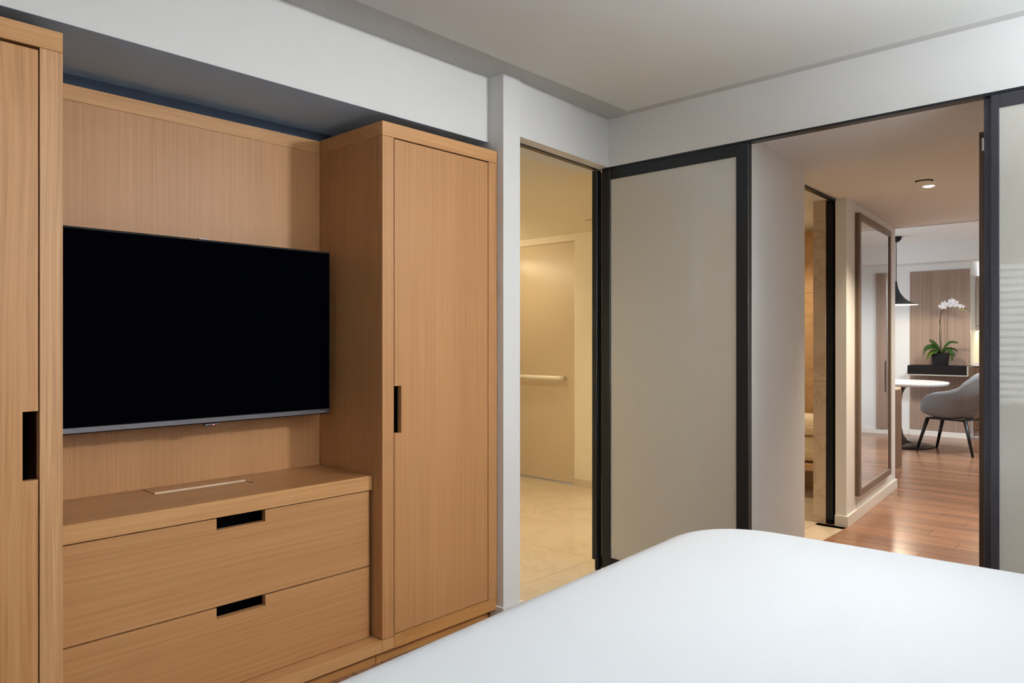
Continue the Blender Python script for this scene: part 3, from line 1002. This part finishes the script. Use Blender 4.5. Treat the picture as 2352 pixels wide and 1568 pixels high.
# feature panels on the far wall
fp = thing('wood_panel', 'tall walnut wall panel behind the orchid', 'panel', (-2.36, 10.44, 0.075))
for xa, xb in ((-2.695, -2.472), (-2.472, -2.247), (-2.247, -2.022)):
    box('board', (xa + (0.0003), 10.438, 0.075), (xb - 0.0003, 10.449, 2.094), M['walnut_v'], fp)
box('edge_strip', (-2.0219, 10.438, 0.075), (-2.017, 10.449, 2.094), M['silver'], fp)
fp2 = thing('wood_panel', 'walnut wall panel at the kitchen end seen only in the hall mirror', 'panel', (-1.35, 10.43, 0.071))
for xa, xb in ((-1.448, -1.380), (-1.368, -1.245)):
    box('board', (xa + 0.0003, 10.424, 0.071), (xb - 0.0003, 10.4365, 2.085), M['walnut_v'], fp2)
box('edge_strip', (-1.3797, 10.428, 0.071), (-1.3683, 10.4365, 2.085), M['silver'], fp2, label='bright metal joint strip')
box('handle', (-1.362, 10.412, 0.55), (-1.352, 10.4238, 0.95), M['black'], fp2)

# console shelf
cs = thing('console_shelf', 'black floating shelf box under the orchid pot', 'shelf', (-2.31, 10.27, 0.785))
box('body', (-2.635, 10.115, 0.795), (-1.992, 10.437, 0.905), M['console'], cs, 0.002)
box('rim', (-2.632, 10.108, 0.780), (-1.976, 10.437, 0.7945), M['silver'], cs)
box('rim', (-1.9915, 10.108, 0.795), (-1.976, 10.437, 0.905), M['silver'], cs)
box('end_cap', (-2.645, 10.14, 0.80), (-2.6355, 10.437, 0.892), M['console'], cs)

# kitchen recess
kc = thing('kitchen_wall_cabinet', 'taupe kitchen wall cabinet above the lit backsplash', 'cabinet', (-1.735, 10.9, 1.33))
box('body', (-2.018, 10.75, 1.335), (-1.452, 11.178, 2.02), M['kitchen'], kc)
for xa, xb in ((-2.017, -1.735), (-1.735, -1.453)):
    d = box('door', (xa + 0.0015, 10.728, 1.40), (xb - 0.0015, 10.7495, 1.955), M['kitchen'], kc, 0.001)
M['topstrip'] = emit('added_cabinet_top_glow', (0.95, 0.97, 1.0), 30.0)
box('added_top_strip', (-2.0, 10.95, 2.0205), (-1.47, 10.98, 2.0255), M['topstrip'], kc)  # glowing strip added to brighten the white gap above the cabinet
box('light_strip', (-2.0, 10.80, 1.3305), (-1.47, 10.83, 1.3345), M['ledstrip'], kc)
kb = thing('kitchen_base_cabinet', 'brown kitchen base cabinet in the recess beside the walnut panel', 'cabinet', (-1.735, 10.8, 0))
box('body', (-2.018, 10.62, 0.09), (-1.452, 11.178, 0.895), M['walnut_side'], kb)
for xa, xb in ((-2.017, -1.735), (-1.735, -1.453)):
    box('door', (xa + 0.0015, 10.60, 0.10), (xb - 0.0015, 10.6195, 0.872), M['walnut_side'], kb, 0.001)
box('toe_kick', (-2.018, 10.68, 0.0), (-1.452, 11.17, 0.0895), M['stone_top'], kb)
tag(box('kitchen_worktop', (-2.018, 10.59, 0.8955), (-1.452, 11.178, 0.93), M['stone_top']), 'white kitchen worktop in the recess beside the walnut panel', 'worktop')
ks = thing('backsplash', 'cream tiled backsplash glowing under the kitchen cabinet', 'backsplash', (-1.735, 11.17, 0.93))
for k in range(4):
    for zz in (0.931, 1.131):
        xa = -2.018 + k * 0.1415
        box('tile', (xa + 0.001, 11.166, zz), (xa + 0.1405, 11.178, zz + 0.198), M['splash'], ks)
btl = thing('tap', 'slim tall steel tap on the kitchen worktop', 'tap', (-1.955, 11.0, 0.93))
link('spout', bm_tube([(-1.955, 11.0, 0.936), (-1.955, 11.0, 1.15), (-1.945, 10.98, 1.18), (-1.92, 10.95, 1.185)], 0.009, 10), M['silver'], btl, True)
link('tap_base', bm_lathe([(0, 0.9305), (0.022, 0.9305), (0.022, 0.94), (0.01, 0.945), (0, 0.945)], -1.955, 11.0, 16), M['silver'], btl)

# credenza just past the end of the mirror wall
cd = thing('credenza', 'brown credenza end showing past the mirror wall corner', 'cabinet', (-2.28, 7.3, 0))
box('body', (-2.50, 6.90, 0.06), (-2.083, 7.738, 0.738), M['walnut_side'], cd, 0.001)
box('top', (-2.51, 6.89, 0.7385), (-2.077, 7.745, 0.760), M['pale_edge'], cd, 0.0015)
box('end_panel', (-2.0828, 6.90, 0.0), (-2.068, 7.738, 0.738), M['walnut_side'], cd, 0.001)
box('plinth', (-2.48, 6.92, 0.0), (-2.085, 7.70, 0.0595), M['black'], cd)

# ------------------------------------------------------------------ orchid
OX, OY, OZ = -2.305, 10.27, 0.9055
oc = thing('potted_orchid', 'white orchid in a square black pot on the shelf', 'plant', (OX, OY, OZ))
pm = bmesh.new()
a_, b_ = 0.070, 0.084
lo = [pm.verts.new((OX + sx * a_, OY + sy * a_, OZ)) for sx, sy in ((-1, -1), (1, -1), (1, 1), (-1, 1))]
hi = [pm.verts.new((OX + sx * b_, OY + sy * b_, OZ + 0.155)) for sx, sy in ((-1, -1), (1, -1), (1, 1), (-1, 1))]
hi2 = [pm.verts.new((OX + sx * (b_ - .01), OY + sy * (b_ - .01), OZ + 0.155)) for sx, sy in ((-1, -1), (1, -1), (1, 1), (-1, 1))]
so = [pm.verts.new((OX + sx * (b_ - .012), OY + sy * (b_ - .012), OZ + 0.135)) for sx, sy in ((-1, -1), (1, -1), (1, 1), (-1, 1))]
for A, B in ((lo, hi), (hi, hi2), (hi2, so)):
    for i in range(4):
        pm.faces.new((A[i], A[(i + 1) % 4], B[(i + 1) % 4], B[i]))
pm.faces.new(lo[::-1]); pm.faces.new(so)
link('pot', pm, M['pot'], oc)


def leaf(path, widths, mat, cup=0.25, roll=0.0):
    m = bmesh.new()
    path = [Vector(p) for p in path]
    # resample smoothly
    P = []
    n = 14
    for i in range(n + 1):
        u = i / n * (len(path) - 1)
        k = min(int(u), len(path) - 2); f = u - k
        p0 = path[max(k - 1, 0)]; p1 = path[k]; p2 = path[k + 1]; p3 = path[min(k + 2, len(path) - 1)]
        P.append(0.5 * ((2 * p1) + (p2 - p0) * f + (2 * p0 - 5 * p1 + 4 * p2 - p3) * f * f + (3 * p1 - p0 - 3 * p2 + p3) * f ** 3))
    rows = []
    for i, p in enumerate(P):
        t = (P[min(i + 1, n)] - P[max(i - 1, 0)]).normalized()
        sdir = t.cross(Vector((0, 0, 1)))
        if sdir.length < 1e-3:
            sdir = Vector((1, 0, 0))
        sdir.normalize()
        up = sdir.cross(t)
        sd = sdir * math.cos(roll) + up * math.sin(roll)
        uu = up * math.cos(roll) - sdir * math.sin(roll)
        w = widths * (math.sin(math.pi * min(1, (i / n) * 0.86 + 0.12)) ** 0.7) * (1.0 if i < n else 0.12)
        rows.append([m.verts.new(p + sd * w * q + uu * (cup * w * q * q)) for q in (-1, -0.5, 0, 0.5, 1)])
    for a, b in zip(rows, rows[1:]):
        for k in range(4):
            m.faces.new((a[k], a[k + 1], b[k + 1], b[k]))
    low = bmesh.ops.solidify(m, geom=list(m.faces), thickness=0.003)
    return link('leaf', m, mat, oc, True)


zt = OZ + 0.14
V = lambda dx, dy, dz: (OX + dx, OY + dy, zt + dz)
leaf([V(0, 0, 0), V(-0.04, -0.02, 0.09), V(-0.085, -0.03, 0.15), V(-0.115, -0.03, 0.175)], 0.026, M['leaf'], roll=0.9)
leaf([V(0.01, 0, 0), V(0.06, -0.01, 0.095), V(0.12, -0.02, 0.145), V(0.20, -0.03, 0.135)], 0.024, M['leaf'], roll=-0.9)
leaf([V(0, -0.02, 0), V(-0.06, -0.06, 0.075), V(-0.13, -0.09, 0.06), V(-0.165, -0.09, -0.02)], 0.060, M['leaf'], roll=0.5)
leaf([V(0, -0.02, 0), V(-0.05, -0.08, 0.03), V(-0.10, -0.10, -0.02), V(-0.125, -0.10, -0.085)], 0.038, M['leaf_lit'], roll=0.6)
leaf([V(0.02, -0.01, 0), V(0.08, -0.04, 0.05), V(0.13, -0.06, 0.01), V(0.135, -0.06, -0.085)], 0.030, M['leaf'], roll=-0.5)
leaf([V(0.01, 0.02, 0), V(0.05, 0.06, 0.06), V(0.12, 0.08, 0.06), V(0.17, 0.08, 0.03)], 0.022, M['leaf'], roll=-0.6)
leaf([V(0, -0.03, 0), V(-0.02, -0.09, 0.04), V(-0.03, -0.13, 0.0)], 0.030, M['leaf'], roll=0.1)
link('flower_stem', bm_tube([V(0, 0, -0.01), V(-0.004, 0, 0.12), V(-0.012, 0, 0.26), V(-0.010, 0, 0.40), V(0.004, 0, 0.50), V(0.03, -0.01, 0.565),
                             V(0.08, -0.02, 0.60), V(0.15, -0.02, 0.61), V(0.21, -0.02, 0.585), V(0.27, -0.02, 0.545), V(0.33, -0.02, 0.515)],
                            [0.006, 0.006, 0.0055, 0.005, 0.005, 0.0045, 0.004, 0.0035, 0.003, 0.0025, 0.0015], 8), M['stem'], oc, True)
link('support_stake', bm_tube([V(0.012, 0.004, -0.01), V(0.006, 0.004, 0.22), V(-0.006, 0.004, 0.44)], 0.0028, 6), M['stem'], oc)


def flower(c, sz, ry, rx):
    m = bmesh.new()
    Mx = Matrix.Translation(Vector(c)) @ Matrix.Rotation(ry, 4, 'Z') @ Matrix.Rotation(rx, 4, 'X')
    for k, (ang, w, l) in enumerate(((90, 0.42, 1.0), (210, 0.42, 0.95), (330, 0.42, 0.95), (20, 0.62, 1.05), (160, 0.62, 1.05))):
        a = R(ang)
        d = Vector((math.cos(a), 0, math.sin(a))); q = Vector((-math.sin(a), 0, math.cos(a)))
        yo = -0.004 if k > 2 else 0.002
        cen = m.verts.new(Mx @ Vector((0, yo, 0)))
        ring = []
        for i in range(9):
            u = i / 8
            off = math.sin(math.pi * u)
            side = math.cos(math.pi * u)
            rr = sz * l * (0.12 + 0.88 * off ** 0.7)
            ring.append(m.verts.new(Mx @ (d * rr + q * (-side * sz * w * (0.35 + 0.65 * off)) + Vector((0, yo - 0.10 * sz * off, 0)))))
        for i in range(8):
            m.faces.new((cen, ring[i], ring[i + 1]))
    bmesh.ops.create_icosphere(m, subdivisions=1, radius=sz * 0.22, matrix=Mx @ Matrix.Translation((0, -0.008, -0.1 * sz)))
    return link('flower', m, M['petal'], oc)


for (dx, dz, sz, rz_, rx_) in ((0.022, 0.585, 0.038, -0.4, 0.1), (0.055, 0.615, 0.040, 0.3, -0.1), (0.045, 0.570, 0.034, -0.2, 0.3), (0.09, 0.595, 0.042, 0.1, 0.0),
                               (0.13, 0.645, 0.040, -0.3, -0.2), (0.135, 0.595, 0.042, 0.35, 0.2), (0.165, 0.625, 0.038, 0.1, -0.1), (0.19, 0.590, 0.036, 0.4, 0.15), (0.235, 0.575, 0.034, 0.6, 0.1)):
    flower(V(dx, -0.045, dz), sz, rz_, rx_)
for dx, dz, r_ in ((0.215, 0.545, 0.012), (0.245, 0.535, 0.011), (0.275, 0.532, 0.009), (0.30, 0.522, 0.007)):
    b = bmesh.new()
    bmesh.ops.create_icosphere(b, subdivisions=2, radius=r_, matrix=Matrix.Translation(V(dx, -0.025, dz)))
    link('bud', b, M['bud'], oc, True)

# ================================================================== LAMPS
# hall downlight in view
dl = thing('downlight', 'small round downlight with glowing lens in the hall ceiling', 'lamp', (-1.165, 4.91, ZHALL))
link('trim_ring', bm_lathe([(0.040, ZHALL - 0.0004), (0.041, ZHALL - 0.002), (0.034, ZHALL - 0.004), (0.030, ZHALL - 0.001)], -1.165, 4.91, 36), M['white'], dl, True)
link('lens', bm_lathe([(0.0, ZHALL - 0.008), (0.020, ZHALL - 0.0075), (0.027, ZHALL - 0.004), (0.0285, ZHALL - 0.0005), (0.0, ZHALL - 0.0005)], -1.165, 4.91, 28), M['lens'], dl, True)
spk = thing('sprinkler_cover', 'round flush sprinkler cover plate in the hall ceiling beside the downlight', 'sprinkler', (-1.15, 4.745, ZHALL))
link('recess_ring', bm_lathe([(0.0, ZHALL - 0.0008), (0.047, ZHALL - 0.0008), (0.048, ZHALL - 0.0003), (0.0, ZHALL - 0.0003)], -1.15, 4.745, 36), M['dark'], spk)
link('cover_plate', bm_lathe([(0.0, ZHALL - 0.007), (0.040, ZHALL - 0.007), (0.041, ZHALL - 0.0055), (0.0, ZHALL - 0.0055)], -1.15, 4.745, 36), M['white'], spk)
link('cover_stem', bm_tube([(-1.15, 4.745, ZHALL - 0.0009), (-1.15, 4.745, ZHALL - 0.0054)], 0.02, 12), M['dark'], spk)
lamp_light('hall_downlight_beam', 'SPOT', (-1.165, 4.91, ZHALL - 0.02), E_HALL, WARM, dl, 0.05, (0, 0, 0), 104, 0.9)


def downlight(name, label, x, y, z, energy, col, spot=140, group=None, size=0.06):
    t = thing(name, label, 'lamp', (x, y, z), group=group)
    link('trim_ring', bm_lathe([(0.058, z - 0.0005), (0.060, z - 0.004), (0.050, z - 0.006), (0.046, z - 0.001)], x, y, 28), M['trimwhite'], t, True)
    link('lens', bm_lathe([(0.0, z - 0.0035), (0.044, z - 0.0035), (0.0455, z - 0.0005), (0.0, z - 0.0005)], x, y, 28), M['lens'], t, True)
    lamp_light(name + '_beam', 'SPOT', (x, y, z - 0.02), energy, col, t, size, (0, 0, 0), spot, 0.7)
    return t


downlight('downlight', 'recessed downlight near the living end of the hall ceiling', -0.80, 6.1, ZHALL, E_HALL * 0.7, WARM)
downlight('downlight', 'recessed downlight in the bathroom ceiling near the sand door', -4.15, 4.35, ZH, E_BATH * 0.10, YELLOW)
downlight('downlight', 'recessed downlight in the bathroom ceiling near the doorway', -3.1, 3.3, ZH, E_BATH, YELLOW)
downlight('downlight', 'recessed downlight above the shower bench', -2.3, 5.5, ZH, E_SHOWER, WARM)
downlight('downlight', 'unseen downlight added to brighten the living room', -1.2, 8.6, ZL, E_LIVING, (0.90, 0.96, 1.0), 165, size=0.2)  # added cool lamp, stands in for more window light

# vanity strip on the left bathroom wall
vl = thing('vanity_light', 'linear vanity light on the left bathroom wall', 'lamp', (-4.70, 4.0, 1.9))
box('housing', (-4.7195, 3.4, 1.88), (-4.67, 4.6, 1.93), M['silver'], vl, 0.003)
M['vanity'] = emit('vanity_diffuser', YELLOW, 38.0)
box('diffuser', (-4.6695, 3.41, 1.885), (-4.655, 4.59, 1.925), M['vanity'], vl)

# ceiling spotlight over the bed head, aimed across the bed at the wardrobes
sp = thing('spotlight', 'small white ceiling spotlight aimed at the wardrobes', 'lamp', (0.98, 2.72, ZB - 0.0122))
aim = (Vector((-2.35, 1.30, 1.05)) - Vector((0.98, 2.72, 2.27))).normalized()
link('mount', bm_lathe([(0.0, ZB - 0.0125), (0.045, ZB - 0.0125), (0.045, ZB - 0.02), (0.012, ZB - 0.024), (0.012, ZB - 0.05), (0.0, ZB - 0.05)], 0.98, 2.72, 24), M['trimwhite'], sp)
hd = Vector((0.98, 2.72, 2.27))
link('lamp_head', bm_tube([hd - aim * 0.07, hd + aim * 0.02], 0.05, 24), M['trimwhite'], sp)
link('lens', bm_tube([hd + aim * 0.0201, hd + aim * 0.0215], 0.042, 24), M['lens'], sp)
lamp_light('spotlight_beam', 'SPOT', tuple(hd + aim * 0.03), E_KEY, NEUTRAL, sp, 0.10, aim.to_track_quat('-Z', 'Y').to_euler(), 72, 0.8)

# linear uplighter added above the headboard to brighten the ceiling
hl = thing('headboard_light', 'slim unseen uplighter added above the headboard to brighten the ceiling', 'lamp', (1.17, 1.35, 1.22))
box('housing', (1.10, 0.45, 1.20), (1.1995, 2.25, 1.225), M['silver'], hl, 0.002)
box('lip', (1.10, 0.45, 1.2255), (1.105, 2.25, 1.26), M['silver'], hl)
lh = lamp_light('headboard_light_beam', 'AREA', (1.15, 1.35, 1.235), E_ADDED_UPLIGHT, (0.87, 0.94, 1.0), hl, 0.06, (R(180), 0, 0))
lh.data.shape = 'RECTANGLE'; lh.data.size = 0.06; lh.data.size_y = 1.75
